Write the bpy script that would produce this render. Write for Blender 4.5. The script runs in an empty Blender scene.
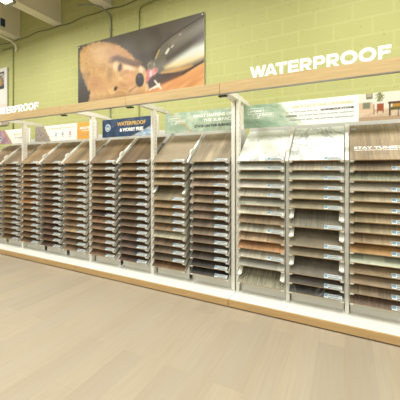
import bpy, bmesh, math, random
from mathutils import Vector, Matrix, noise
random.seed(7)
S = bpy.context.scene
COL = S.collection
# ------------------------------------------------------------------ camera
cd = bpy.data.cameras.new('camera'); cam = bpy.data.objects.new('camera', cd); COL.objects.link(cam)
cam.location = (0, 0, 1.4); cam.rotation_euler = (math.radians(90), 0, math.radians(26.8))
cd.sensor_width = 36; cd.lens = 36 * 287 / 400; cd.shift_y = -0.08; cd.clip_start = 0.05
S.camera = cam
# ------------------------------------------------------------------ world and light
def lin(c):
    return tuple(((v/255)/12.92 if v/255 <= .04045 else ((v/255+.055)/1.055)**2.4) for v in c)
W = bpy.data.worlds.new('world'); S.world = W; W.use_nodes = True
W.node_tree.nodes['Background'].inputs[0].default_value = (1.0, 1.0, .96, 1)
W.node_tree.nodes['Background'].inputs[1].default_value = 0.55
def area(name, loc, sx, sy, power, rot=(0, 0, 0), col=(1, .985, .955)):
    l = bpy.data.lights.new(name, 'AREA'); l.shape = 'RECTANGLE'; l.size = sx; l.size_y = sy
    l.energy = power; l.color = col
    o = bpy.data.objects.new(name, l); COL.objects.link(o); o.location = loc; o.rotation_euler = rot
    return o
# rows of strip lights hanging under the ceiling beams
for (x, y, p) in ((-7.3, 1.5, 80), (-4.88, 1.5, 80), (-2.3, 1.4, 98), (.4, 1.4, 98), (3.2, 1.4, 80),
                  (-5.5, -2.6, 75), (-1.5, -2.6, 75), (2.5, -2.6, 75)):
    area('strip_light_lamp', (x, y, 4.06), .35, 2.4, p*1.25)
S.view_settings.view_transform = 'Standard'; S.view_settings.look = 'None'
S.view_settings.gamma = 1; S.view_settings.use_curve_mapping = False
S.view_settings.exposure = -0.24

# ------------------------------------------------------------------ helpers
def mesh_from(bm, name):
    me = bpy.data.meshes.new(name); bm.normal_update(); bm.to_mesh(me); bm.free(); return me
def link(name, me, m=None, parent=None, loc=(0, 0, 0), rot=(0, 0, 0)):
    o = bpy.data.objects.new(name, me); COL.objects.link(o)
    if m is not None and me is not None and not me.materials:
        for k in (m if isinstance(m, (list, tuple)) else [m]): me.materials.append(k)
    o.parent = parent; o.location = loc; o.rotation_euler = rot
    return o
def tag(o, label=None, cat=None, group=None, kind=None):
    if label: o['label'] = label
    if cat: o['category'] = cat
    if group: o['group'] = group
    if kind: o['kind'] = kind
    return o
def empty(name, loc=(0, 0, 0), rot=(0, 0, 0)):
    o = bpy.data.objects.new(name, None); COL.objects.link(o); o.location = loc; o.rotation_euler = rot
    o.empty_display_size = .05
    return o
def box(bm, x0, x1, y0, y1, z0, z1, bev=0, mi=0):
    vs = [bm.verts.new(p) for p in ((x0,y0,z0),(x1,y0,z0),(x1,y1,z0),(x0,y1,z0),(x0,y0,z1),(x1,y0,z1),(x1,y1,z1),(x0,y1,z1))]
    fs = [bm.faces.new([vs[i] for i in f]) for f in ((0,3,2,1),(4,5,6,7),(0,1,5,4),(1,2,6,5),(2,3,7,6),(3,0,4,7))]
    for f in fs: f.material_index = mi
    if bev:
        es = list({e for f in fs for e in f.edges})
        r = bmesh.ops.bevel(bm, geom=es, offset=bev, segments=2, affect='EDGES', profile=.6)
        for f in r['faces']: f.material_index = mi
def boxmesh(name, *a, **k):
    bm = bmesh.new(); box(bm, *a, **k); return mesh_from(bm, name)
def tube(bm, pts, r, n=8):
    pts = [Vector(p) for p in pts]; rings = []
    for i, p in enumerate(pts):
        t = (pts[min(i+1, len(pts)-1)] - pts[max(i-1, 0)]).normalized()
        a = t.cross(Vector((0, 1, 0)))
        if a.length < .1: a = t.cross(Vector((1, 0, 0)))
        a.normalize(); b = t.cross(a).normalized()
        rings.append([bm.verts.new(p + r*(math.cos(2*math.pi*k/n)*a + math.sin(2*math.pi*k/n)*b)) for k in range(n)])
    for i in range(len(rings)-1):
        for k in range(n):
            f = bm.faces.new((rings[i][k], rings[i][(k+1) % n], rings[i+1][(k+1) % n], rings[i+1][k])); f.smooth = True
    bm.faces.new(rings[0][::-1]); bm.faces.new(rings[-1])
def arc(cx, cz, y, r, a0, a1, n=8):
    return [(cx + r*math.cos(math.radians(a0+(a1-a0)*i/n)), y, cz + r*math.sin(math.radians(a0+(a1-a0)*i/n))) for i in range(n+1)]

# ------------------------------------------------------------------ materials
class NT:
    def __init__(s, name, rough=.5, spec=.4):
        s.m = bpy.data.materials.new(name); s.m.use_nodes = True; s.t = s.m.node_tree
        s.b = s.t.nodes['Principled BSDF']; s.b.inputs['Roughness'].default_value = rough
        s.b.inputs['Specular IOR Level'].default_value = spec
    def n(s, ty, **k):
        o = s.t.nodes.new(ty)
        for a, v in k.items():
            if a.startswith('i_'): o.inputs[a[2:].replace('_', ' ')].default_value = v
            else: setattr(o, a, v)
        return o
    def l(s, a, b): s.t.links.new(a, b)
    def mix(s, f, a, b, bt='MIX'):
        o = s.n('ShaderNodeMix', data_type='RGBA', blend_type=bt)
        for v, i in ((f, 0), (a, 6), (b, 7)):
            if hasattr(v, 'is_linked'): s.l(v, o.inputs[i])
            elif isinstance(v, tuple): o.inputs[i].default_value = (*v[:3], 1)
            else: o.inputs[i].default_value = v
        return o.outputs[2]
    def ramp(s, f, stops):
        o = s.n('ShaderNodeValToRGB'); s.l(f, o.inputs[0]); e = o.color_ramp.elements
        while len(e) < len(stops): e.new(.5)
        for i, (p, c) in enumerate(stops):
            e[i].position = p; e[i].color = (c, c, c, 1) if not isinstance(c, tuple) else (*c, 1)
        return o.outputs[0]
    def coord(s, scale=(1, 1, 1), rnd=False, rot=(0, 0, 0)):
        c = s.n('ShaderNodeTexCoord'); v = c.outputs['Object']
        if rnd:
            oi = s.n('ShaderNodeObjectInfo'); q = s.n('ShaderNodeVectorMath', operation='SCALE'); q.inputs[0].default_value = (17, 31, 13)
            s.l(oi.outputs['Random'], q.inputs['Scale']); w = s.n('ShaderNodeVectorMath', operation='ADD')
            s.l(v, w.inputs[0]); s.l(q.outputs[0], w.inputs[1]); v = w.outputs[0]
        mp = s.n('ShaderNodeMapping'); s.l(v, mp.inputs[0]); mp.inputs['Scale'].default_value = scale; mp.inputs['Rotation'].default_value = rot
        return mp.outputs[0]
    def noise(s, vec, scale=5, detail=4, rough=.5, dist=0):
        o = s.n('ShaderNodeTexNoise'); s.l(vec, o.inputs['Vector']); o.inputs['Scale'].default_value = scale
        o.inputs['Detail'].default_value = detail; o.inputs['Roughness'].default_value = rough; o.inputs['Distortion'].default_value = dist
        return o.outputs['Fac']
    def bump(s, h, st=.3, dist=.01):
        o = s.n('ShaderNodeBump'); s.l(h, o.inputs['Height']); o.inputs['Strength'].default_value = st; o.inputs['Distance'].default_value = dist
        s.l(o.outputs[0], s.b.inputs['Normal'])
    def base(s, c): s.l(c, s.b.inputs['Base Color'])
def plain(name, rgb, rough=.5, metal=0, var=.06, vs=30, emit=0):
    t = NT(name, rough); c = lin(rgb)
    f = t.noise(t.coord(), vs, 3)
    t.base(t.mix(f, tuple(v*(1-var) for v in c), tuple(min(1, v*(1+var)) for v in c)))
    t.b.inputs['Metallic'].default_value = metal
    if emit:
        t.b.inputs['Emission Color'].default_value = (*c, 1); t.b.inputs['Emission Strength'].default_value = emit
    return t.m
def wood(name, rgb, axis='x', rough=.45):
    t = NT(name, rough); c = lin(rgb)
    sc = {'x': (1.5, 30, 30), 'y': (30, 1.5, 30)}[axis]
    f = t.noise(t.coord(sc, True), 2.2, 5, .6, .4)
    g = t.noise(t.coord((.6, 3, 3) if axis == 'x' else (3, .6, 3), True), 1.5, 2)
    a = t.mix(t.ramp(f, [(.3, 0.), (.7, 1.)]), tuple(v*.86 for v in c), tuple(min(1, v*1.1) for v in c))
    t.base(t.mix(g, a, t.mix(1., a, (.9, .88, .85), 'MULTIPLY')))
    return t.m
WHITE = plain('white_powder_coat', (236, 234, 220), .4, var=.02)
BRK = plain('bracket_white_greyed_by_shade', (176, 178, 168), .45, var=.02)  # bracket plates greyed to carry shade between columns; reused for post slots
LETTER = plain('white_acrylic_letter', (250, 250, 246), .3, var=.01)
GREYP = plain('light_grey_panel', (212, 212, 202), .6, var=.03)
GREYM = plain('grey_metal', (150, 150, 142), .4, .3)
DARKM = plain('dark_metal', (70, 70, 66), .5, .2)
DARK = plain('toe_shadow_dark', (45, 38, 28), .8)
CONDUIT = plain('olive_painted_conduit', (146, 150, 92), .6)
STEEL = plain('bare_steel_conduit', (150, 150, 130), .4, .4)
CREAM = plain('cream_ceiling_paint', (232, 226, 206), .8, var=.03, vs=4)
OAKB = wood('light_oak_header', (200, 174, 124))
OAKP = wood('oak_plinth', (196, 164, 112))
DECK = plain('white_laminate_deck', (232, 234, 224), .35, var=.02, vs=6)

# green painted block wall
t = NT('green_painted_block_wall', .75, .2)
c = t.n('ShaderNodeTexCoord'); mp = t.n('ShaderNodeMapping'); t.l(c.outputs['Object'], mp.inputs[0]); mp.inputs['Rotation'].default_value = (math.radians(-90), 0, 0)
mp.inputs['Location'].default_value = (.12, .08, 0)
wb = t.noise(t.coord(), 6, 3); 
br = t.n('ShaderNodeTexBrick'); t.l(mp.outputs[0], br.inputs['Vector']); br.inputs['Scale'].default_value = 1
br.inputs['Brick Width'].default_value = .4; br.inputs['Row Height'].default_value = .2; br.inputs['Mortar Size'].default_value = .022
br.inputs['Mortar Smooth'].default_value = 1; br.inputs['Color1'].default_value = (.1, .1, .1, 1); br.inputs['Color2'].default_value = (.9, .9, .9, 1); br.inputs['Mortar'].default_value = (.5,.5,.5,1)
g0, g1, g2 = lin((188, 189, 127)), lin((177, 178, 114)), lin((193, 195, 133))
patch = t.noise(t.coord(), .5, 3); fine = t.noise(t.coord(), 60, 4, .7); speck = t.noise(t.coord(), 22, 2, .6)
fac = t.mix(1., t.ramp(patch, [(.35, 0.), (.6, 1.)]), t.mix(fine, (.2,.2,.2), (1.,1.,1.)), 'MULTIPLY')
bc = t.mix(fac, g0, g1)
bc = t.mix(t.ramp(br.outputs['Fac'], [(0, 0.), (1, .6)]), bc, g2)
bc = t.mix(t.ramp(speck, [(.24, .55), (.33, 0.)]), bc, lin((120, 124, 70)))
t.base(bc)
hb = t.mix(t.ramp(br.outputs['Fac'], [(0, 0.), (1, 1.)]), t.mix(fine, (.35,.35,.35), (.6,.6,.6)), (.25, .25, .25))
t.bump(hb, .35, .01)
WALL = t.m

# oak plank floor (planks run towards the wall)
t = NT('light_oak_plank_floor', .42, .35)
mp = t.coord((1, 1, 1), rot=(0, 0, math.radians(90)))
br = t.n('ShaderNodeTexBrick'); t.l(mp, br.inputs['Vector']); br.offset = .37; br.offset_frequency = 2
br.inputs['Scale'].default_value = 1; br.inputs['Brick Width'].default_value = 1.25; br.inputs['Row Height'].default_value = .19
br.inputs['Mortar Size'].default_value = .0012; br.inputs['Mortar Smooth'].default_value = .2
br.inputs['Color1'].default_value = (0, 0, 0, 1); br.inputs['Color2'].default_value = (1, 1, 1, 1); br.inputs['Mortar'].default_value = (.3, .3, .3, 1)
f1 = t.noise(t.coord((26, 1.2, 1)), 2.0, 5, .6, .3); f2 = t.noise(t.coord((4, .5, 1)), 1.4, 3)
a = t.mix(br.outputs['Color'], lin((164, 152, 131)), lin((177, 164, 140)))
a = t.mix(t.ramp(f1, [(.3, .45), (.7, 0.)]), a, lin((154, 139, 115)))
a = t.mix(t.ramp(f2, [(.35, .35), (.65, 0.)]), a, lin((172, 164, 147)))
a = t.mix(t.ramp(br.outputs['Fac'], [(0, 0.), (1, .35)]), a, lin((160, 138, 100)))
t.base(a); t.bump(f1, .08, .003)
FLOOR = t.m

# sample board faces, tinted by each board's own colour
def board_mat(kind):
    t = NT(kind, .5, .3); oi = t.n('ShaderNodeObjectInfo'); col = oi.outputs['Color']
    def mul(f, lo, hi): return t.mix(f, (lo,)*3, (hi,)*3)
    if kind == 'wood_look_board':
        f = t.noise(t.coord((24, 1.6, 1), True), 2.2, 5, .6, .5)
        g = t.noise(t.coord((7, .4, 1), True), 1.3, 2)
        c = t.mix(1., col, mul(t.ramp(f, [(.3, 0.), (.7, 1.)]), .72, 1.18), 'MULTIPLY')
        c = t.mix(1., c, mul(t.ramp(g, [(.4, 0.), (.6, 1.)]), .8, 1.12), 'MULTIPLY')
        br = t.n('ShaderNodeTexBrick'); t.l(t.coord((1, 1, 1), True, (0, 0, math.radians(90))), br.inputs['Vector'])
        br.inputs['Scale'].default_value = 1; br.inputs['Brick Width'].default_value = .8; br.inputs['Row Height'].default_value = .155
        br.inputs['Mortar Size'].default_value = .0015; br.inputs['Color1'].default_value = (.78, .78, .78, 1); br.inputs['Color2'].default_value = (1.12, 1.12, 1.12, 1)
        br.inputs['Mortar'].default_value = (.5, .45, .4, 1)
        c = t.mix(1., c, br.outputs['Color'], 'MULTIPLY')
    elif kind == 'rough_streaked_board':
        f = t.noise(t.coord((30, 2, 1), True), 2.6, 6, .75, 1)
        c = t.mix(1., col, mul(t.ramp(f, [(.38, 0.), (.62, 1.)]), .5, 1.35), 'MULTIPLY')
    elif kind == 'stone_look_board':
        f = t.noise(t.coord((1, 1, 1), True), 9, 6, .65, .4); g = t.noise(t.coord((1, 1, 1), True), 60, 3)
        c = t.mix(1., col, mul(t.ramp(f, [(.32, 0.), (.68, 1.)]), .74, 1.22), 'MULTIPLY')
        c = t.mix(1., c, mul(g, .88, 1.08), 'MULTIPLY')
    elif kind == 'patchwork_board':
        br = t.n('ShaderNodeTexBrick'); t.l(t.coord((1, 1, 1), True), br.inputs['Vector']); br.offset = .3
        br.inputs['Scale'].default_value = 1; br.inputs['Brick Width'].default_value = .16; br.inputs['Row Height'].default_value = .12
        br.inputs['Mortar Size'].default_value = .001; br.inputs['Color1'].default_value = (.62, .62, .6, 1); br.inputs['Color2'].default_value = (1.3, 1.28, 1.2, 1)
        br.inputs['Mortar'].default_value = (.8, .8, .8, 1)
        f = t.noise(t.coord((1, 1, 1), True), 12, 4)
        c = t.mix(1., t.mix(1., col, br.outputs['Color'], 'MULTIPLY'), mul(f, .85, 1.1), 'MULTIPLY')
    elif kind == 'herringbone_board':
        wv = t.n('ShaderNodeTexWave'); t.l(t.coord((1, 1, 1), False, (0, 0, math.radians(45))), wv.inputs['Vector']); wv.inputs['Scale'].default_value = 7; wv.inputs['Distortion'].default_value = .5
        f = t.noise(t.coord((12, 3, 1), True), 3, 4)
        c = t.mix(1., t.mix(1., col, mul(wv.outputs['Fac'], .92, 1.06), 'MULTIPLY'), mul(f, .85, 1.12), 'MULTIPLY')
    elif kind in ('marble_board', 'dark_marble_board'):
        v = t.noise(t.coord((1.6, 1, 1), True, (0, 0, .5)), 2.6, 5, .55, 1.6)
        vein = t.ramp(v, [(.45, 0.), (.49, .9), (.508, .9), (.545, 0.)])
        v2 = t.noise(t.coord((1, 1, 1), True, (0, 0, -.4)), 6, 5, .6, 1)
        vein2 = t.ramp(v2, [(.485, 0.), (.5, .35), (.515, 0.)])
        msk = t.ramp(t.noise(t.coord((1, 1, 1), True), 3, 2), [(.44, .03), (.6, .9)])
        vc = lin((118, 124, 122)) if kind == 'marble_board' else lin((170, 170, 160))
        m1 = t.mix(1., vein, msk, 'MULTIPLY')
        c = t.mix(t.mix(1., m1, (.8,)*3, 'MULTIPLY'), col, vc); c = t.mix(t.mix(1., vein2, msk, 'MULTIPLY'), c, vc)
        c = t.mix(1., c, mul(t.noise(t.coord((1,1,1), True), 2, 2), .93, 1.03), 'MULTIPLY')
    t.base(c); return t.m
BM = {k: board_mat(k) for k in ('wood_look_board', 'rough_streaked_board', 'stone_look_board', 'patchwork_board', 'herringbone_board', 'marble_board', 'dark_marble_board')}
EDGE = plain('board_edge', (190, 160, 115), .6)
LAB = [plain('label_paper', (212, 218, 212), .45, var=.02), plain('label_blue', (112, 150, 170), .45), plain('label_ink', (92, 106, 110), .5)]

# printed pictures: colours of the print itself, held per corner
t = NT('printed_graphic', .38, .3); at = t.n('ShaderNodeVertexColor', layer_name='print'); t.base(at.outputs[0]); PRINT = t.m
def printed(name, w, h, nx, ny, fn, th=.006, parent=None, loc=(0, 0, 0)):
    """upright panel facing -Y, origin at its bottom left front corner; fn(s,t) gives the sRGB print colour"""
    bm = bmesh.new(); lay = bm.loops.layers.float_color.new('print')
    V = [[bm.verts.new((w*i/nx, 0, h*j/ny)) for i in range(nx+1)] for j in range(ny+1)]
    C = [[(*lin(tuple(min(255, max(0, q)) for q in fn(i/nx, j/ny))), 1) for i in range(nx+1)] for j in range(ny+1)]
    for j in range(ny):
        for i in range(nx):
            f = bm.faces.new((V[j][i], V[j][i+1], V[j+1][i+1], V[j+1][i]))
            for lp, (a, b) in zip(f.loops, ((j, i), (j, i+1), (j+1, i+1), (j+1, i))): lp[lay] = C[a][b]
    k0 = len(bm.faces)
    bb = [bm.verts.new(p) for p in ((0, 0, 0), (w, 0, 0), (w, 0, h), (0, 0, h), (0, th, 0), (w, th, 0), (w, th, h), (0, th, h))]
    for q in ((4, 7, 6, 5), (0, 4, 5, 1), (1, 5, 6, 2), (2, 6, 7, 3), (3, 7, 4, 0)):
        f = bm.faces.new([bb[z] for z in q]); f.material_index = 1
        for lp in f.loops: lp[lay] = (.8, .8, .78, 1)
    me = mesh_from(bm, name)
    return link(name, me, [PRINT, GREYP], parent, loc)
def mixc(a, b, f):
    f = min(1, max(0, f)); return tuple(x*(1-f)+y*f for x, y in zip(a, b))
def sst(e0, e1, x):
    q = min(1, max(0, (x-e0)/(e1-e0))); return q*q*(3-2*q)
def nz(x, y, z=0, o=4): return noise.fractal(Vector((x, y, z)), .6, 2.0, o)

# text: the built-in face, thickened
def text_mesh(s, size, ext=.0006, off=0, sx=1, sp=1.0, align='LEFT'):
    cu = bpy.data.curves.new('text', 'FONT'); cu.body = s; cu.size = size; cu.extrude = ext; cu.offset = off
    cu.space_character = sp; cu.align_x = align; cu.resolution_u = 4
    o = bpy.data.objects.new('text', cu); COL.objects.link(o)
    bpy.context.view_layer.update()
    me = bpy.data.meshes.new_from_object(o.evaluated_get(bpy.context.evaluated_depsgraph_get()))
    bpy.data.objects.remove(o); bpy.data.curves.remove(cu)
    me.transform(Matrix.Diagonal((sx, 1, 1, 1))); me.transform(Matrix.Rotation(math.radians(90), 4, 'X'))
    me.materials.clear()
    return me
def bounds(me):
    xs = [v.co.x for v in me.vertices]; zs = [v.co.z for v in me.vertices]; return min(xs), max(xs), min(zs), max(zs)
def fit_text(parent, s, x0, x1, z0, z1, mat, off=.035, name='lettering'):
    """flat print lettering stretched to a rectangle of its panel"""
    me = text_mesh(s, .1, .0004, off*.1); a, b, c_, d = bounds(me)
    me.transform(Matrix.Translation((x0, -.0009, z0)) @ Matrix.Diagonal(((x1-x0)/(b-a), 1, (z1-z0)/(d-c_), 1)) @ Matrix.Translation((-a, 0, -c_)))
    me.name = name
    return link(name, me, mat, parent)
INK_W = plain('white_print', (246, 246, 238), .5, var=.01); INK_G = plain('gold_print', (208, 172, 92), .4, var=.03)
INK_D = plain('dark_print', (70, 74, 76), .5); INK_M = plain('grey_print', (166, 172, 168), .5); INK_O = plain('pale_gold_print', (214, 190, 130), .5)
INK_R = plain('red_print', (196, 70, 70), .5); INK_B = plain('blue_print', (110, 150, 180), .5); INK_N = plain('navy_print', (60, 84, 130), .5)

# ------------------------------------------------------------------ structure
YW = 3.78; ZC = 4.87
tag(link('floor', boxmesh('floor', -13, 6, -5, YW, -.1, 0), FLOOR), kind='structure')
tag(link('wall_back', boxmesh('wall_back', -13, 6, YW, YW+.2, -.1, ZC), WALL), kind='structure')
tag(link('ceiling', boxmesh('ceiling', -13, 6, -5, YW+.2, ZC, ZC+.1), CREAM), kind='structure')
def beam_mesh():
    bm = bmesh.new(); box(bm, -.17, 0, -5, YW, 4.24, ZC-.002); box(bm, -.19, .02, -5, YW, 4.205, 4.24)
    return mesh_from(bm, 'beam')
bmesh_ = beam_mesh()
for i in range(10):
    tag(link('trim_%d' % (i+1), bmesh_, CREAM, loc=(-10.19+1.31*i, 0, 0)), kind='structure')

# ------------------------------------------------------------------ plinths
def plinth(x0, x1, label):
    r = empty('display_plinth', (x0, 2.70, 0)); w = x1-x0-.006
    tag(r, label, 'plinth', 'low plinths under the display')
    link('front_board', boxmesh('front_board', 0, w, 0, .02, .012, .077, bev=.001), OAKP, r)
    link('deck', boxmesh('deck', 0, w, .0205, .70, .060, .077, bev=.001), DECK, r)
    link('toe_support', boxmesh('toe_support', 0, w, .03, .68, 0, .0595), DARK, r)  # near-black colour puts in the toe shadow below the front board
plinth(-7.6, -4.86, 'white topped oak fronted plinth under the leftmost columns, cut by the left frame edge')
plinth(-4.86, -3.24, 'white topped oak fronted plinth under the orange ended header')
plinth(-3.24, -1.045, 'white topped oak fronted plinth under the navy header and the green marbled header')
plinth(-1.045, .85, 'white topped oak fronted plinth at right, under the living room picture header')

# ------------------------------------------------------------------ posts with arms
def post(x0, w, label, group='white support posts'):
    r = empty('support_post', (x0, 2.93, .077)); tag(r, label, 'post', group)
    bm = bmesh.new(); box(bm, 0, w, 0, .07, 0, 2.052, bev=.002); me = mesh_from(bm, 'upright'); link('upright', me, WHITE, r)
    bm = bmesh.new()
    for k in range(38):                      # slots down the side face
        box(bm, w, w+.0008, .030, .038, .1+.05*k, .125+.05*k)
    link('slot_strip', mesh_from(bm, 'slot_strip'), BRK, r)
    bm = bmesh.new()                         # arm tapering towards its rear end
    prof = [(-.42, 2.0525), (.39, 2.0525), (.39, 2.078), (.30, 2.098), (.10, 2.108), (-.42, 2.108)]
    fa = [bm.verts.new((-.002, y, z)) for y, z in prof]; fb = [bm.verts.new((w+.002, y, z)) for y, z in prof]
    bm.faces.new(fa); bm.faces.new(fb[::-1])
    for q in range(6): bm.faces.new((fa[q], fb[q], fb[(q+1) % 6], fa[(q+1) % 6]))
    bmesh.ops.recalc_face_normals(bm, faces=bm.faces)
    link('arm', mesh_from(bm, 'arm'), WHITE, r)
    bm = bmesh.new(); box(bm, w+.001, w+.028, .05, .075, 1.74, 2.0, bev=.002)
    if abs(x0+1.1) > .01: link('header_clip', mesh_from(bm, 'header_clip'), WHITE, r)
P = [(-1.044, .029, 'white slotted post at the left end of the right display section'),
     (-1.100, .038, 'white slotted post paired on the left of the section joint, beside the green header'),
     (-2.170, .045, 'white slotted post between the navy header and the green header'),
     (-3.240, .045, 'white slotted post between the orange header end and the navy header'),
     (-4.812, .042, 'white slotted post left of the grey stone header end'),
     (-6.42, .042, 'white slotted post at the far left edge of the picture')]
for a in P: post(*a)

# ------------------------------------------------------------------ oak header beams
def header_beam(x0, x1, label):
    r = empty('header_beam', (x0, 2.475, 2.09)); w = x1-x0-.004
    tag(r, label, 'header beam', 'oak header beams above the racks')
    link('fascia', boxmesh('fascia', 0, w, 0, .03, .006, .107, bev=.001), OAKB, r)
    link('metal_trim', boxmesh('metal_trim', 0, w, .001, .034, 0, .0058), GREYM, r, )
    bm = bmesh.new(); box(bm, -.03, .05, .036, .08, -.014, -.001, bev=.002)
    link('joint_plate', mesh_from(bm, 'joint_plate'), DARKM, r)
header_beam(-6.4, -4.86, 'oak beam under the left white letters, cut by the left frame edge')
header_beam(-4.86, -3.27, 'oak beam segment carrying the end of the left WATERPROOF letters')
header_beam(-3.27, -2.172, 'oak beam segment below the left half of the puppy poster')
header_beam(-2.172, -1.045, 'oak beam segment ending at the step right of the puppy poster')
header_beam(-1.045, .85, 'long oak beam at right carrying the large white WATERPROOF letters')

def glyph(ch):
    """heavy wide capitals, cap height 1: list of front polygons and the advance width"""
    def R(a, b, c, d): return [(a, c), (b, c), (b, d), (a, d)]
    if ch == 'W': return [[(0,1),(.28,1),(.47,.36),(.65,1),(.89,1),(1.07,.36),(1.26,1),(1.54,1),(1.2,0),(.93,0),(.77,.56),(.61,0),(.34,0)]], 1.54
    if ch == 'A': return [[(0,0),(.29,0),(.60,.74),(.60,1),(.46,1)], [(.60,1),(.60,.74),(.91,0),(1.2,0),(.74,1)], [(.374,.2),(.826,.2),(.742,.4),(.458,.4)]], 1.2
    if ch == 'T': return [R(0, 1.0, .77, 1), R(.36, .64, 0, .77)], 1.0
    if ch in 'EF':
        L = [R(0, .27, 0, 1), R(.27, .88, .78, 1), R(.27, .82, .39, .61)]
        if ch == 'E': L.append(R(.27, .90, 0, .22))
        return L, .9
    def band(o, i): return [[o[k], o[k+1], i[k+1], i[k]] for k in range(len(o)-1)]
    if ch in 'PR':
        o = [(.27, 1), (.62, 1)]+[(.62+.34*math.sin(q*math.pi/10), .66+.34*math.cos(q*math.pi/10)) for q in range(1, 10)]+[(.62, .32), (.27, .32)]
        i = [(.27, .77), (.58, .77)]+[(.58+.115*math.sin(q*math.pi/10), .655+.115*math.cos(q*math.pi/10)) for q in range(1, 10)]+[(.58, .54), (.27, .54)]
        L = [R(0, .27, 0, 1)]+band(o, i)
        if ch == 'R': L.append([(.38, .32), (.66, .325), (1.0, 0), (.68, 0)])
        return L, (.96 if ch == 'P' else 1.0)
    n = 32; o = [(.62+.62*math.cos(q*2*math.pi/n), .5+.52*math.sin(q*2*math.pi/n)) for q in range(n+1)]
    i = [(.62+.34*math.cos(q*2*math.pi/n), .5+.27*math.sin(q*2*math.pi/n)) for q in range(n+1)]
    return band(o, i), 1.24
def sign(x0, x1, label):
    r = empty('letter_sign', (x0, 2.488, 2.1972)); tag(r, label, 'sign letters', 'white WATERPROOF signs on the beam')
    gap = {'WA': -.16, 'AT': -.14, 'TE': .10, 'ER': .12, 'RP': .10, 'PR': .10, 'RO': .06, 'OO': .08, 'OF': .12}
    word = 'WATERPROOF'; pen = 0; pos = []
    for k, ch in enumerate(word):
        w = glyph(ch)[1]; pos.append(pen); pen += w+gap.get(word[k:k+2], 0)
    kx = (x1-x0)/pen; h = .103; th = .014
    for ch, p0 in zip(word, pos):
        bm = bmesh.new()
        for poly in glyph(ch)[0]:
            P2 = [(kx*(p0+x), h*(y+(.02 if ch == 'O' else 0))) for x, y in poly]
            if sum(P2[q-1][0]*P2[q][1]-P2[q][0]*P2[q-1][1] for q in range(len(P2))) < 0: P2 = P2[::-1]
            f = [bm.verts.new((x, 0, z)) for x, z in P2]; g = [bm.verts.new((x, th, z)) for x, z in P2]
            bm.faces.new(f); bm.faces.new(g[::-1])
            for q in range(len(f)): bm.faces.new((f[q-1], g[q-1], g[q], f[q]))
        bmesh.ops.remove_doubles(bm, verts=bm.verts, dist=1e-5)
        link('letter', mesh_from(bm, 'letter'), LETTER, r)
sign(-.758, .303, 'large white block letters reading WATERPROOF on the right oak beam')
sign(-4.785, -3.725, 'white block letters reading WATERPROOF at left, partly cut by the frame edge')

# ------------------------------------------------------------------ header panels
YH = 3.09; ZH = 1.84; HH = .253
def gold_vein(s, t, line, w, f, base):
    d = abs(s-line)/w
    if d < 1: return mixc((196, 160, 86), base, d**2*.9 + .1*f)
    return base
def hp(x0, x1, fn, label, nx=150):
    r = printed('header_panel', x1-x0, HH, nx, 26, fn, th=.012, loc=(x0, YH, ZH)); tag(r, label, 'header panel', 'printed header panels')
    return r
def round_logo(p, x, z, r, fill, ring):
    bm = bmesh.new(); n = 28
    for rad, y, mi in ((r, -.0004, 0), (r*.84, -.0008, 1)):
        f = bm.faces.new([bm.verts.new((x+rad*math.cos(2*math.pi*k/n), y, z+rad*math.sin(2*math.pi*k/n))) for k in range(n)])
        f.material_index = mi
    o = link('round_logo', mesh_from(bm, 'round_logo'), [ring, fill], p)
    bm = bmesh.new()                                  # white ripple mark in the middle
    for q, (a, b) in enumerate(((-.5, .12), (-.15, .42))):
        pts = [(x+r*(-.55+1.1*i/8), -.0014, z+r*(a+.12+.14*math.sin(i*1.3+q))) for i in range(9)]
        tube(bm, pts, r*.08, 5)
    link('logo_mark', mesh_from(bm, 'logo_mark'), INK_W if fill is not INK_W else INK_N, o)
def frame_logo(p, x, z, w, h, mat):
    bm = bmesh.new(); e = .0035; y0, y1 = -.0008, -.0002
    def rect(a, b, c_, d):
        box(bm, a, b, y0, y1, c_, c_+e); box(bm, a, b, y0, y1, d-e, d); box(bm, a, a+e, y0, y1, c_, d); box(bm, b-e, b, y0, y1, c_, d)
    rect(x, x+w*.62, z+h*.45, z+h); rect(x+w*.2, x+w*.45, z, z+h*.5); rect(x+w*.38, x+w, z+h*.1, z+h*.5)
    o = link('frame_logo', mesh_from(bm, 'frame_logo'), mat, p)
    fit_text(p, 'STONE', x+w*.08, x+w*.55, z+h*.62, z+h*.8, mat); fit_text(p, 'SURFACE', x+w*.45, x+w*.94, z+h*.22, z+h*.4, mat)
# far left: purple marble corner, then white
def f0(s, t):
    n = nz(s*14, t*2, 1)
    edge = .50+(1-t)*.16+.02*n
    if s < edge: b = mixc((150, 116, 126), (186, 158, 160), .5+n*.7)
    else: b = (240, 238, 226)
    return gold_vein(s, t, edge, .014, .5, b)
p = hp(-6.36, -4.83, f0, 'white header panel with purple marbled left part and round logo, far left')
round_logo(p, .64, .085, .05, INK_N, INK_W)
fit_text(p, 'BEAUTIFULLY DURABLE', 1.05, 1.46, .150, .172, INK_O); fit_text(p, 'UP TO EVERY STEP', 1.08, 1.44, .085, .110, INK_M)
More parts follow.
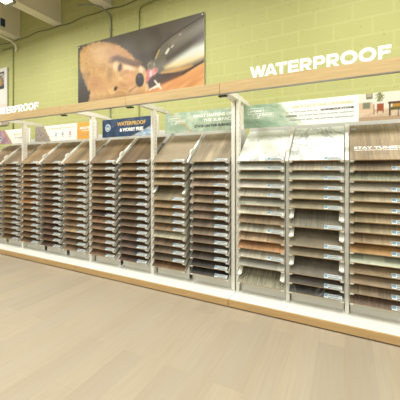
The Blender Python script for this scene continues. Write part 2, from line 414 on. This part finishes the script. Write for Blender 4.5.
# grey stone, white, orange
def f1(s, t):
    n = nz(s*22, t*3.6, 5)
    edge = .17+.11*(1-t)**1.5+.015*n
    if s < edge:
        b = mixc((132, 122, 112), (176, 166, 154), .5+1.0*nz(s*60, t*8+s*10, 2)); 
    elif s > .706: b = (232, 168, 78)
    else: b = (243, 241, 230)
    if s < .4: b = gold_vein(s, t, edge, .010, .5, b)
    return b
p = hp(-4.70, -3.25, f1, 'header panel with grey stone left end, white middle and orange right end')
fit_text(p, 'COMFORT MEETS STRENGTH', .36, .98, .190, .208, INK_O)
for k, (x, m) in enumerate(((.53, INK_B), (.69, INK_N), (.86, INK_R))):
    bm = bmesh.new(); n = 20 if k != 1 else 6
    f = bm.faces.new([bm.verts.new((x+.024*math.cos(2*math.pi*q/n+.5), -.0006, .105+.03*math.sin(2*math.pi*q/n+.5))) for q in range(n)])
    f2 = bm.faces.new([bm.verts.new((x+.011*math.cos(2*math.pi*q/n+.5), -.0012, .105+.015*math.sin(2*math.pi*q/n+.5))) for q in range(n)]); f2.material_index = 1
    link('icon', mesh_from(bm, 'icon'), [m, INK_W], p)
    fit_text(p, ('easy', 'tough', 'safe')[k], x-.035, x+.035, .052, .064, INK_M)
fit_text(p, 'BEAUTIFUL', 1.08, 1.36, .150, .185, INK_W, .04); fit_text(p, '& RESILIENT', 1.12, 1.34, .118, .136, INK_W)
fit_text(p, 'made for busy homes', 1.08, 1.36, .055, .070, INK_M)
# navy
def f2_(s, t):
    n = nz(s*12, t*3, 9)
    b = mixc((48, 66, 92), (66, 84, 110), .5+n)
    e2 = .56+.44*(t/.62)+.02*n
    if s > e2: b = mixc((112, 150, 190), (206, 216, 220), .5+nz(s*16+t*8, t*5, 3))
    b = gold_vein(s, t, e2, .014, .5, b)
    e1 = .16+.46*(t-.55)/.45+.02*n
    if t > .55: b = gold_vein(s, t, e1, .008, .5, b)
    e3 = .02+.02*n
    return b
p = hp(-3.153, -2.185, f2_, 'navy blue header panel with gold veins reading WATERPROOF & WORRY FREE', 130)
round_logo(p, .105, .135, .052, INK_B, INK_W)
fit_text(p, 'WATERPROOF', .285, .78, .150, .205, INK_G, .03)
fit_text(p, '& WORRY FREE', .33, .74, .068, .118, INK_W, .05)
# green
def f3(s, t):
    n = nz(s*9, t*2.5, 13); b = mixc((152, 174, 148), (188, 202, 178), .5+.9*n)
    ln = .10+(.30*(1-t))+.03*nz(s*18, t*7, 4)
    b = gold_vein(s, t, ln, .018, .5, b)
    if s < ln and t > .1: b = mixc(b, (140, 164, 138), .35)
    return b
p = hp(-2.065, -1.10, f3, 'soft green marbled header panel reading WHAT HAPPENS ON THE SURFACE', 130)
frame_logo(p, .05, .105, .26, .11, INK_W)
fit_text(p, 'WHAT HAPPENS ON', .41, .93, .170, .208, INK_W, .02); fit_text(p, 'THE SURFACE', .55, .93, .112, .148, INK_W, .02)
fit_text(p, 'STAYS ON THE SURFACE.', .43, .93, .048, .080, INK_D, .04)
# right: green marble fading to white, living room picture at the right
def room_pic(u, v):
    """the little living room scene printed on the right part"""
    b = (222, 214, 196)
    if v < .42: b = mixc((190, 168, 140), (214, 196, 168), .5+nz(u*9, v*9, 3))       # rug and floor
    if v < .12: b = (176, 150, 120)
    if .30 < v < .60 and u < .26: b = (214, 186, 156)                                 # pale sofa
    if .42 < v < .66 and u < .24: b = (206, 178, 150)
    if .46 < v < .68 and .06 < u < .19: b = (122, 128, 104)                           # green cushion
    if .22 < v < .60 and .245 < u < .262: b = (112, 78, 54)
    if .80 < v and .12 < u < .235: b = (110, 112, 96)                                 # picture on the wall
    if .86 < v and .135 < u < .22: b = (170, 160, 132)
    if .34 < v < .60 and .30 < u < .42: b = (150, 84, 54) if abs(u-.36) > .006 else (100, 54, 34)   # small wooden cabinet
    if .26 < v < .34 and (.31 < u < .322 or .40 < u < .412): b = (90, 54, 36)
    if .60 < v < .70 and .345 < u < .375: b = (204, 204, 194)                         # vase
    if v > .68 and (u-.36)**2*9+(v-.84)**2*1.2 < .035+.05*nz(u*30, v*20, 7): b = (124, 130, 84)   # sprigs
    if u > .49:                                                                       # dark framed armchair
        if .12 < v < .62 and .495 < u < .525: b = (70, 56, 48)
        if .55 < v < .62: b = (74, 60, 50)
        if .32 < v < .44 and u > .52: b = (96, 92, 52)
        if .44 < v < .55 and u > .56: b = (178, 132, 56)
        if .62 < v < .95 and u > .70: b = (160, 146, 90)
        if .08 < v < .34 and .64 < u < .66: b = (70, 56, 48)
        if u > .95: b = (216, 206, 188)
    return b
def f4(s, t):
    w = 1.60; x = s*w
    if x > 1.1255: return room_pic((x-1.1255)/.4745, t)
    n = nz(x*7, t*2, 21)
    e = .36+.22*(1-t)+.05*n
    g = mixc((130, 158, 132), (178, 196, 170), .5+1.1*nz(x*5+t*2, t*2.5, 8))
    b = mixc(g, (240, 243, 232), sst(e-.10, e+.10, x))
    ln = .30+.34*(1-t)+.03*nz(x*20, t*8, 2)
    if abs(x-ln) < .012 and nz(x*30, t*12, 6) > -.15: b = mixc(b, (206, 190, 120), .6)
    return b
p = hp(-1.008, .592, f4, 'long header panel with green marble left end and living room picture at right', 240)
frame_logo(p, .045, .10, .28, .115, INK_W)
fit_text(p, 'LEAVE NO STONE UNTURNED', .517, 1.084, .178, .205, INK_O, .02)
fit_text(p, 'You can have away from our', .436, .77, .128, .150, INK_M); fit_text(p, 'GORGEOUS STONE', .79, 1.084, .130, .150, INK_D, .05)
fit_text(p, 'LOOKS.', .455, .57, .090, .108, INK_D, .05); fit_text(p, 'Go ahead and enjoy warmth, authentic,', .59, 1.084, .088, .108, INK_M)
fit_text(p, 'dimensional style, and care free maintenance!', .49, 1.084, .045, .066, INK_M)

# ------------------------------------------------------------------ racks and sample boards
TH = math.radians(40); CS, SN = math.cos(TH), math.sin(TH)
Z0, DZ, NB = 1.466, .0904, 15
BL = .555
def board_mesh(w):
    bm = bmesh.new(); box(bm, -w/2, w/2, 0, BL, 0, .010, bev=.0012)
    bm.faces.ensure_lookup_table()
    for f in bm.faces: f.material_index = 0 if f.calc_center_median().z > .0095 and f.normal.z > -2 else 1
    return mesh_from(bm, 'sample_board')
def bracket_mesh(side, fl):
    """sloping side plate with a flange under the board and a short lip at the front; side -1 = left"""
    bm = bmesh.new()
    x = 0; s = -side
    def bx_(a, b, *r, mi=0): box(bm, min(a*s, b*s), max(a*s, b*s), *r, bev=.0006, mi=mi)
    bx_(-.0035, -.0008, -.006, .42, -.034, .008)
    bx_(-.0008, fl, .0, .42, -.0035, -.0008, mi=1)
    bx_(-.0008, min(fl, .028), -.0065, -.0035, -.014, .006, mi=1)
    return mesh_from(bm, 'bracket')
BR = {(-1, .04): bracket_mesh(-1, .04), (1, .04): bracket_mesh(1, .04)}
def label_mesh():
    bm = bmesh.new(); w, h = .150, .042
    box(bm, 0, w, 0, h, .0101, .0107)
    box(bm, .002, .030, .010, h-.004, .0107, .0110, mi=1)
    for i, (a, b, y) in enumerate(((.036, .14, .030), (.036, .12, .022))):
        box(bm, a, b, y-.0022, y+.0022, .0107, .0110, mi=2)
    box(bm, .034, .145, .004, .013, .0107, .0110, mi=2)
    return mesh_from(bm, 'label_sticker')
LM = label_mesh()
for m in LAB: LM.materials.append(m)
BMESH = {}
ORD = ['first', 'second', 'third', 'fourth', 'fifth', 'sixth', 'seventh', 'eighth', 'ninth', 'tenth', 'eleventh', 'twelfth', 'thirteenth', 'fourteenth', 'fifteenth']
def cname(c, kind):
    r, g, b = c; v = max(c); sat = (v-min(c))/v
    if kind == 'marble_board': return 'white'
    if v < 62: return 'near black'
    if g >= r and sat < .25: return 'pale grey-green' if v > 150 else 'grey-green'
    if sat > .5: return 'orange brown' if v > 150 else 'warm brown'
    if sat < .2: return 'pale beige-grey' if v > 165 else 'grey' if v > 110 else 'dark grey'
    if v > 168: return 'light beige' if sat < .35 else 'golden tan'
    if v > 142: return 'tan' if sat > .35 else 'greyish tan'
    if v > 105: return 'mid brown' if sat > .35 else 'grey-brown'
    return 'dark brown' if sat > .3 else 'dark grey-brown'
KN = {'wood_look_board': 'wood look', 'rough_streaked_board': 'rough streaked', 'stone_look_board': 'stone look', 'patchwork_board': 'patchwork tile look',
      'herringbone_board': 'herringbone', 'marble_board': 'marble look', 'dark_marble_board': 'veined stone look'}
def make_board(cx, k, w, col, kind, lab, label):
    key = (w, kind)
    if key not in BMESH:
        me = board_mesh(w); me.materials.append(BM[kind]); me.materials.append(EDGE); BMESH[key] = me
    z = Z0-DZ*k
    o = link('sample_board', BMESH[key], None, None, (cx, 2.875, z), (TH, 0, 0))
    if kind != 'marble_board':
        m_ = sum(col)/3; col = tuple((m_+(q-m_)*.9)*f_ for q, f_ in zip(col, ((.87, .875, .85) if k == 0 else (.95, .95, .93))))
    o.color = (*lin(col), 1); tag(o, label, 'sample board', 'flooring sample boards in the racks')
    if lab: link('label_sticker', LM, None, o, (w/2-.165, .004, 0))
    return o
def rack(cx, w, pitch, cols, skip, nolab, where, label, upright=True, wide=False):
    r = empty('display_rack', (cx, 2.875, .077)); tag(r, label, 'display rack', 'metal display racks')
    link('back_panel', boxmesh('back_panel', -pitch/2+.002, pitch/2-.002, .50, .512, 0, 1.86), GREYP, r)
    link('kick_panel', boxmesh('kick_panel', -w/2+.002, w/2-.002, .118, .124, 0, .17), WHITE, r)
    if upright:
        bm = bmesh.new(); uy = .065 if wide else .15
        box(bm, -pitch/2-.017, -pitch/2+.017, uy, uy+.04, 0, 1.46, bev=.0015)
        u = link('upright', mesh_from(bm, 'upright'), [WHITE, GREYM], r)
    for k in range(NB):
        for sd in (-1, 1):
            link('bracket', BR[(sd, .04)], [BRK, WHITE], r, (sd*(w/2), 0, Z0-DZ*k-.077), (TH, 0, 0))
    # tall sloping divider beside the top board, with a raised step near the front
    bm = bmesh.new(); hw = .012 if not wide else .014
    prof = [(.0, -.012), (.56, -.012), (.56, .028), (.22, .028), (.185, .052), (.13, .052), (.105, .02), (.0, .008)]
    fr = [bm.verts.new((-hw, y, z)) for y, z in prof]; bk = [bm.verts.new((hw, y, z)) for y, z in prof]
    bm.faces.new(fr); bm.faces.new(bk[::-1]); n = len(prof)
    for i in range(n): bm.faces.new((fr[i], bk[i], bk[(i+1) % n], fr[(i+1) % n]))
    bmesh.ops.recalc_face_normals(bm, faces=bm.faces)
    if upright: link('top_divider', mesh_from(bm, 'top_divider'), WHITE, r, (-pitch/2, 0, Z0-.077+.0), (TH, 0, 0))
    i = 0; out = []
    for k in range(NB):
        if k in skip: continue
        c = cols[i]; kind = 'wood_look_board'
        if len(c) == 4: kind = {'s': 'stone_look_board', 'm': 'marble_board', 'r': 'rough_streaked_board', 'p': 'patchwork_board', 'h': 'herringbone_board', 'd': 'dark_marble_board', 'w': 'wood_look_board'}[c[3]]; c = c[:3]
        pos = 'topmost' if i == 0 else 'lowest' if k == NB-1 else ORD[i]+' from top'
        lb = '%s %s board, %s, %s' % (cname(c, kind), KN[kind], pos, where)
        out.append(make_board(cx, k, w, c, kind, k not in nolab, lb)); i += 1
    return out
def series(a, b, n, seed, jit=14):
    rr = random.Random(seed); L = []
    for i in range(n):
        f = i/(n-1); j = rr.uniform(-jit, jit); q = rr.uniform(-5, 5)
        L.append((int(a[0]+(b[0]-a[0])*f+j+q), int(a[1]+(b[1]-a[1])*f+j), int(a[2]+(b[2]-a[2])*f+j-q)))
    return L
R1 = [(228,232,222,'m'), (205,206,192,'s'), (176,176,156,'p'), (206,202,186,'s'), (190,184,164,'w'), (172,172,158,'p'), (206,200,178,'w'), (150,130,102,'w'),
      (204,198,176,'w'), (178,152,118,'w'), (186,138,92,'w'), (206,198,176,'w'), (174,174,164,'p'), (150,148,122,'r')]
R2 = [(226,230,220,'m'), (184,174,152,'w'), (180,180,160,'s'), (168,158,134,'s'), (164,154,126,'s'), (158,148,120,'s'), (150,144,126,'w'), (140,130,108,'s'),
      (144,132,106,'s'), (122,115,100,'s'), (86,80,72,'s'), (60,58,54,'d')]
R3 = [(188,166,136,'w'), (172,154,126,'w'), (160,160,134,'r'), (178,170,150,'s'), (178,164,132,'w'), (172,154,118,'s'), (160,142,108,'w'), (170,154,120,'w'),
      (166,144,110,'w'), (178,138,84,'s'), (176,182,164,'p'), (144,124,92,'s'), (150,130,102,'s'), (140,122,96,'w'), (112,92,74,'r')]
C7 = [(182,164,138,'w'), (146,142,128,'r'), (166,154,128,'w'), (174,152,130,'w'), (124,102,84,'r'), (148,130,104,'w'), (138,122,100,'w'), (132,114,96,'w'), (114,102,86,'w'),
      (120,106,88,'w'), (112,96,78,'w'), (92,82,70,'w'), (84,76,66,'w'), (62,58,54,'w'), (54,52,48,'w')]
C6 = [(180,162,134,'h'), (178,158,124,'w'), (168,152,120,'w'), (160,142,110,'w'), (158,144,114,'w'), (164,138,102,'w'), (164,138,102,'w'), (140,130,104,'w'), (148,124,94,'w'),
      (182,178,152,'r'), (128,106,84,'w'), (122,106,86,'w'), (114,98,78,'w'), (122,92,58,'w')]
C5 = [(134,110,80)] + series((138,116,86), (92,72,60), 14, 5, 9)
C4 = [(158,130,94)] + series((142,116,84), (124,94,66), 14, 4, 11)
C4[8] = (86,64,52)
C3 = [(168,138,98)] + series((156,128,90), (124,98,70), 14, 3, 10); C3[11] = (176,148,108)
C2 = [(150,122,86)] + series((142,114,80), (98,70,54), 14, 2, 9); C2[8] = (132,96,62)
C1 = [(176,142,96)] + series((164,130,86), (126,96,66), 14, 1, 10); C1[7] = (190,136,78)
C0 = [(152,124,88)] + series((156,126,84), (136,104,66), 14, 11, 12)
CX = [(154,124,90)] + series((160,126,80), (136,100,66), 14, 12, 12)
LR = 'under the living room picture header'
rack(-.771, .476, .525, R1, {13}, {2, 5, 7, 9, 10, 12, 14}, 'left column under the living room header', 'white rack at right headed by the left of two white marble boards', upright=False)
rack(-.246, .476, .525, R2, {6, 8, 11}, set(), 'middle column under the living room header', 'white rack at right with three empty slots below the second marble board', wide=True)
b3 = rack(.279, .476, .525, R3, set(), {0, 2, 10}, 'right column under the living room header', 'white rack at the right frame edge headed by the STAY TUNED board', wide=True)
rack(-1.345, .46, .535, C7, set(), set(), 'right column under the green header', 'white rack under the right half of the green header, boards darkening to black')
rack(-1.880, .46, .535, C6, {4}, {10, 14}, 'left column under the green header', 'white rack under the left half of the green header with one empty slot', upright=False)
rack(-2.415, .46, .535, C5, set(), set(), 'right column under the navy header', 'white rack of dark brown boards under the right half of the navy header')
rack(-2.950, .46, .535, C4, set(), set(), 'left column under the navy header', 'white rack of brown boards under the left half of the navy header', upright=False)
rack(-3.490, .455, .525, C3, set(), set(), 'right column under the orange ended header', 'white rack of tan boards under the orange end of the header')
rack(-4.015, .455, .525, C2, set(), set(), 'middle column under the orange ended header', 'white rack of brown boards under the three icons of the header')
rack(-4.538, .455, .520, C1, set(), set(), 'left column under the orange ended header', 'white rack of golden tan boards under the grey stone header end', upright=False)
rack(-5.062, .455, .520, C0, set(), set(), 'right column under the purple ended header', 'white rack left of the leftmost visible post, under the white header writing')
rack(-5.585, .455, .520, CX, set(), set(), 'left column under the purple ended header', 'white rack cut by the left frame edge under the purple marbled header')
# STAY TUNED print and small dark sticker on the first board of the right rack
me = text_mesh('STAY TUNED...', .05, .0004, .0016, 1.3); a, b, c_, d = bounds(me)
me.transform(Matrix.Rotation(math.radians(-90), 4, 'X') @ Matrix.Diagonal((.40/(b-a), 1, .95, 1)))
o = link('lettering', me, INK_W, b3[0], (-.205, .155, .0107))
me = text_mesh('NEW PRODUCTS COMING SOON', .021, .0004, .0004, 1.3)
me.transform(Matrix.Rotation(math.radians(-90), 4, 'X')); link('lettering', me, INK_W, b3[0], (-.203, .128, .0107))
bm = bmesh.new(); box(bm, -.225, -.180, .47, .50, .0101, .0107, bev=0); link('round_sticker', mesh_from(bm, 'sticker'), INK_M, b3[0])

# ------------------------------------------------------------------ puppy poster
def seg(p, a, b):
    ax, ay = a; bx, by = b; px, py = p; dx, dy = bx-ax, by-ay; L = dx*dx+dy*dy
    q = max(0, min(1, ((px-ax)*dx+(py-ay)*dy)/L)); return math.hypot(px-ax-q*dx, py-ay-q*dy), q
def inside(p, poly):
    x, y = p; r = False; n = len(poly); dm = 9
    for i in range(n):
        a, b = poly[i], poly[(i+1) % n]
        if (a[1] > y) != (b[1] > y) and x < (b[0]-a[0])*(y-a[1])/(b[1]-a[1])+a[0]: r = not r
        dm = min(dm, seg(p, a, b)[0])
    return dm if r else -dm
AS = 2.32
def Q(L): return [(a*AS, b) for a, b in L]
DOG = Q([(.014,.88),(.04,.955),(.075,.975),(.143,1.0),(.225,.98),(.304,.927),(.365,.867),(.424,.788),(.482,.672),(.518,.581),(.569,.517),(.563,.487),(.583,.445),(.60,.376),
         (.605,.161),(.573,.065),(.593,-.117),(.075,-.1),(.118,.188),(.058,.399),(.018,.617)])
EAR = Q([(.304,.868),(.365,.867),(.424,.788),(.482,.672),(.518,.581),(.569,.517),(.555,.487),(.496,.53),(.424,.617),(.365,.675),(.288,.644)])
BOT = Q([(.647,.478),(.673,.616),(.718,.72),(.78,.79),(.864,.86),(1.02,.975),(1.02,.37),(.864,.267),(.743,.296),(.70,.30),(.65,.38)])
BAND = Q([(.725,.40),(.817,.497),(.921,.593),(1.03,.65),(1.03,.41),(.921,.351),(.828,.326),(.735,.335)])
WEDGE = Q([(.627,.136),(.718,.276),(.864,.283),(1.02,.385),(.864,.235),(.718,.158),(.63,.09)])
def blob(p, c, rx, ry, e=.6, ang=0):
    dx, dy = p[0]-c[0]*AS, p[1]-c[1]; ca, sa = math.cos(ang), math.sin(ang)
    return sst(1.0, e, math.hypot((dx*ca+dy*sa)/rx, (-dx*sa+dy*ca)/ry))
def line(p, a, b, w): return sst(w, w*.2, seg(p, (a[0]*AS, a[1]), (b[0]*AS, b[1]))[0])
def dogpic(s, t):
    x = s*AS; p = (x, t)
    n = nz(x*3, t*3, 2, 2); fz = nz(x*20, t*20, 1, 2)
    ang = math.atan2(t-.45, x-.75); fur = .34*nz((x*.8-t*.6)*4.5+n*2, (x*.6+t*.8)*15+n*4, 4, 4)
    b = mixc((58, 50, 44), (92, 86, 76), sst(.2, 1.0, t+.3*n))
    if s > .55:                                                     # table top
        if t < .14+.62*(s-.627): b = mixc((186, 118, 66), (222, 168, 106), .4+.6*nz(x*2, t*9-x*4, 6, 2)+.4*(s-.7))
    d = inside(p, BOT)
    if d > -.03:
        g = mixc((84, 78, 68), (112, 108, 96), .5+.8*nz(x*2-t*2, (t-.6*x)*7, 8, 2))
        g = mixc(g, (128, 122, 108), sst(.12, .0, seg(p, (.80*AS, .70), (1.02*AS, .87))[0])*.8)
        g = mixc(g, (70, 62, 54), sst(.07, .0, seg(p, (.76*AS, .50), (1.02*AS, .74))[0])*.8)
        g = mixc(g, (98, 92, 56), .5*blob(p, (.70, .56), .09, .14, .2, .9))
        g = mixc(g, (236, 230, 204), .85*line(p, (.748, .575), (.765, .62), .03)); g = mixc(g, (220, 214, 190), .7*line(p, (.785, .638), (.797, .655), .02))
        g = mixc(g, (190, 158, 96), .8*line(p, (.672, .535), (.70, .64), .02)); g = mixc(g, (230, 220, 196), .5*line(p, (.84, .78), (.85, .79), .015))
        dd = inside(p, BAND)
        g = mixc(g, mixc((224, 196, 138), (206, 212, 200), sst(.34, .50, t-.12*(s-.75))*sst(.70, .92, s+.1)), sst(-.03, .07, dd))
        g = mixc(g, (212, 158, 92), .8*sst(.05, .0, seg(p, (.72*AS, .305), (.92*AS, .325))[0]))
        g = mixc(g, (36, 32, 28), .8*sst(.025, .0, abs(d))*(1 if t > .45+.4*(s-.65) else 0))
        b = mixc(b, g, sst(-.012, .012, d))
    b = mixc(b, (74, 52, 38), .9*sst(-.02, .02, inside(p, WEDGE)))
    if s > .6: b = mixc(b, (52, 36, 26), .8*line(p, (.86, .255), (1.02, .385), .02))
    # bottle mouth, torn wrapper and strands
    b = mixc(b, (150, 140, 116), .8*blob(p, (.640, .44), .09, .10, .5)*(.6+.8*nz(x*16, t*16, 12, 2)))
    b = mixc(b, (204, 120, 122), .9*blob(p, (.612, .31), .075, .12, .5, -.3)); b = mixc(b, (216, 150, 146), .9*blob(p, (.655, .345), .10, .065, .5, .4))
    b = mixc(b, (232, 206, 196), .8*blob(p, (.635, .33), .03, .08, .3)); b = mixc(b, (190, 92, 98), .8*blob(p, (.607, .25), .04, .06, .4)); b = mixc(b, (188, 88, 94), .7*blob(p, (.672, .37), .035, .04, .4))
    b = mixc(b, (216, 188, 140), .9*blob(p, (.60, .15), .06, .08, .4))
    for a0, b0 in (((.627, .10), (.70, .165)), ((.665, .22), (.71, .10)), ((.66, .12), (.70, .14))): b = mixc(b, (228, 220, 204), .9*line(p, a0, b0, .022))
    d = inside(p, DOG) + .022*fz
    if d > -.03:
        c = mixc((176, 130, 76), (222, 182, 120), .5+1.1*fur+.4*n)
        c = mixc(c, (228, 188, 138), .6*blob(p, (.20, .80), .42, .30, .0))
        c = mixc(c, (176, 124, 80), .6*blob(p, (.17, .30), .34, .22, .1)); c = mixc(c, (200, 150, 98), .5*blob(p, (.29, .33), .2, .2, .0))
        c = mixc(c, (176, 122, 76), .55*blob(p, (.42, .22), .34, .12, .1, -.1))
        e = inside(p, EAR)+.01*fz
        c = mixc(c, mixc((176, 126, 80), (206, 158, 106), .5+fur+.5*sst(.6, .9, t)), .9*sst(-.04, .03, e))
        band = min(seg(p, (u[0]*AS, u[1]), (v[0]*AS, v[1]))[0] for u, v in (((.30, .650), (.365, .655)), ((.365, .655), (.424, .60)), ((.424, .60), (.496, .525)), ((.496, .525), (.552, .50))))
        c = mixc(c, (92, 62, 42), .9*sst(.075, .015, band)*sst(.27, .35, s))
        c = mixc(c, (236, 204, 160), .9*blob(p, (.350, .54), .085, .11, .1)); c = mixc(c, (238, 206, 166), .9*blob(p, (.46, .475), .19, .06, .2, -.32))
        c = mixc(c, (240, 212, 178), .8*blob(p, (.562, .42), .07, .10, .2)); c = mixc(c, (206, 150, 98), .75*blob(p, (.475, .33), .18, .13, .2, -.2))
        c = mixc(c, (160, 110, 72), .35*line(p, (.40, .395), (.45, .435), .05)); c = mixc(c, (226, 184, 138), .6*blob(p, (.50, .16), .14, .07, .1))
        c = mixc(c, (130, 86, 56), .5*line(p, (.53, .19), (.47, .13), .03)); c = mixc(c, (150, 104, 68), .3*blob(p, (.41, .25), .12, .05, .1, -.5))
        c = mixc(c, (36, 26, 22), .97*blob(p, (.390, .508), .045, .075, .45, -.25)); c = mixc(c, (120, 86, 60), .5*blob(p, (.390, .508), .075, .10, .3))
        c = mixc(c, (44, 30, 24), .9*blob(p, (.352, .20), .055, .042, .35, .7))
        c = mixc(c, (214, 168, 118), .5*blob(p, (.134, .141), .10, .09, .3))
        c = mixc(c, (70, 60, 54), .85*sst(.10, .02, s+.05*n)*sst(.72, .35, t)); c = mixc(c, (112, 80, 56), .55*sst(.2, -.02, t))
        c = mixc(c, (120, 88, 56), .35*blob(p, (.30, .42), .10, .16, .0)); c = mixc(c, (30, 26, 28), .97*blob(p, (.551, .268), .088, .118, .72, .15)); c = mixc(c, (96, 92, 92), .6*blob(p, (.545, .32), .035, .03, .2))
        b = mixc(b, c, sst(-.02, .03, d))
    return mixc(b, (150, 140, 120), .06)
XP0, XP1, ZP0, ZP1 = -4.44, -1.825, 2.54, 3.67
pr = printed('puppy_poster', XP1-XP0, ZP1-ZP0, 290, 125, dogpic, th=.012, loc=(XP0, YW-.030, ZP0))
tag(pr, 'wide unframed poster of a golden puppy biting a glass bottle, on the green wall', 'poster')
for (x, z) in ((.03, .03), (.03, 1.10), (2.585, .03), (2.585, 1.10)):
    bm = bmesh.new(); bmesh.ops.create_cone(bm, cap_ends=True, segments=14, radius1=.011, radius2=.008, depth=.008,
        matrix=Matrix.Translation((x, -.004, z)) @ Matrix.Rotation(math.radians(90), 4, 'X'))
    link('mounting_bolt', mesh_from(bm, 'bolt'), LETTER, pr)
    bm = bmesh.new(); box(bm, x-.012, x+.012, .0125, .0298, z-.012, z+.012); link('wall_spacer', mesh_from(bm, 'spacer'), GREYM, pr)
# framed print at the left edge
def leftpic(s, t):
    b = (226, 224, 212)
    if .55 < s < .916 and .64 < t < .94:
        b = (70, 66, 60)
        if .58 < s < .886 and .67 < t < .91: 
            b = (206, 200, 190) if nz(s*9, t*9, 3) > 0 else (120, 112, 100)
            if .68 < s < .82 and .69 < t < .82: b = (176, 140, 80)
            if t < .70: b = (60, 70, 90)
    if t < .36: b = mixc((204, 194, 180), (226, 214, 200), sst(.0, .36, t))
    if t < .20 and s > .80: b = (176, 160, 138)
    return b
lp = printed('wall_poster', 1.1, 1.28, 60, 70, leftpic, th=.02, loc=(-7.785, YW-.035, 2.36))
tag(lp, 'pale poster showing a framed picture, on the green wall at the left frame edge', 'poster')

# ------------------------------------------------------------------ conduits, cable, lamp, small marks
def pipe(name, pts, r, mat, label, cat, parent=None):
    bm = bmesh.new(); tube(bm, pts, r); o = link(name, mesh_from(bm, name), mat, parent)
    if label: tag(o, label, cat)
    return o
yc = YW-.017
pipe('conduit', [(-6.486, yc, 2.2), (-6.486, yc, 3.98)] + arc(-6.556, 3.98, yc, .07, 0, 90) + [(-6.9, yc, 4.05)], .011, CONDUIT, 'thin green painted conduit rising left of the puppy poster, bending left at the top', 'conduit')
c1 = pipe('conduit', [(-3.66, yc-.0, 1.9), (-3.66, yc, 2.5)], .012, STEEL, 'grey conduit below the middle of the puppy poster, seen above the navy header', 'conduit')
c2 = pipe('conduit', [(-3.64, yc, 3.68), (-3.64, yc, 4.02), (-3.66, yc-.02, 4.08), (-3.75, yc-.10, 4.17), (-3.86, yc-.2, 4.2), (-4.1, yc-.3, 4.2)], .015, STEEL, 'bright steel conduit dropping from the ceiling beam to the top of the puppy poster', 'conduit')
for z in (3.8,): link('strap', boxmesh('strap', -3.665, -3.615, yc-.018, yc+.016, z, z+.02), STEEL, c2)
pipe('conduit', [(-3.02, yc, 3.68), (-3.02, yc, 3.98)] + arc(-2.95, 3.98, yc, .07, 180, 90) + [(-2.35, yc, 4.12)], .010, CONDUIT, 'thin green conduit above the poster, curving right towards the ceiling', 'conduit')
pipe('conduit', [(-3.03, yc, 1.9), (-3.03, yc, 2.5)], .010, CONDUIT, 'thin green conduit below the poster, seen above the right end of the navy header', 'conduit')
pts = []
for i in range(120):
    x = -9.5+i*.075; pts.append((x, YW-.008, 4.185+.014*math.sin(x*4.2)+.008*math.sin(x*9.7)))
pipe('wall_cable', pts, .0065, plain('dirty_olive_cable', (104, 102, 62), .7), 'thin dark cable running along the top of the green wall', 'cable')
# flexible conduit curling beneath the leftmost beam
pipe('flexible_conduit', [(-6.60, 3.0, 4.16), (-6.50, 3.2, 4.175), (-6.40, 3.45, 4.15), (-6.33, 3.62, 4.10), (-6.30, 3.70, 4.04), (-6.32, 3.735, 3.97), (-6.36, 3.745, 3.92)], .02, CREAM, 'cream flexible conduit curving under the leftmost ceiling beam', 'conduit')
tag(link('beam_sticker', boxmesh('beam_sticker', -6.255, -6.25, 3.38, 3.47, 4.30, 4.46), plain('deep_blue_sticker', (34, 60, 96), .5)), 'small dark blue sticker on the side of the leftmost ceiling beam', 'sticker')
# hanging strip light
r = empty('strip_light', (-4.88, 1.6, 4.08)); tag(r, 'white fluorescent strip light under the ceiling beams at top left', 'ceiling light')
link('housing', boxmesh('housing', -.14, .14, -1.25, 1.22, .03, .09, bev=.006), WHITE, r)
for x in (-.06, .06):
    bm = bmesh.new(); tube(bm, [(x, -1.2, .012), (x, 1.15, .012)], .014, 10); link('tube', mesh_from(bm, 'tube'), plain('lit_fluorescent_tube', (255, 252, 240), .4, emit=9), r)
link('end_bracket', boxmesh('end_bracket', -.12, .12, 1.16, 1.21, -.012, .0295, bev=.004), GREYM, r)
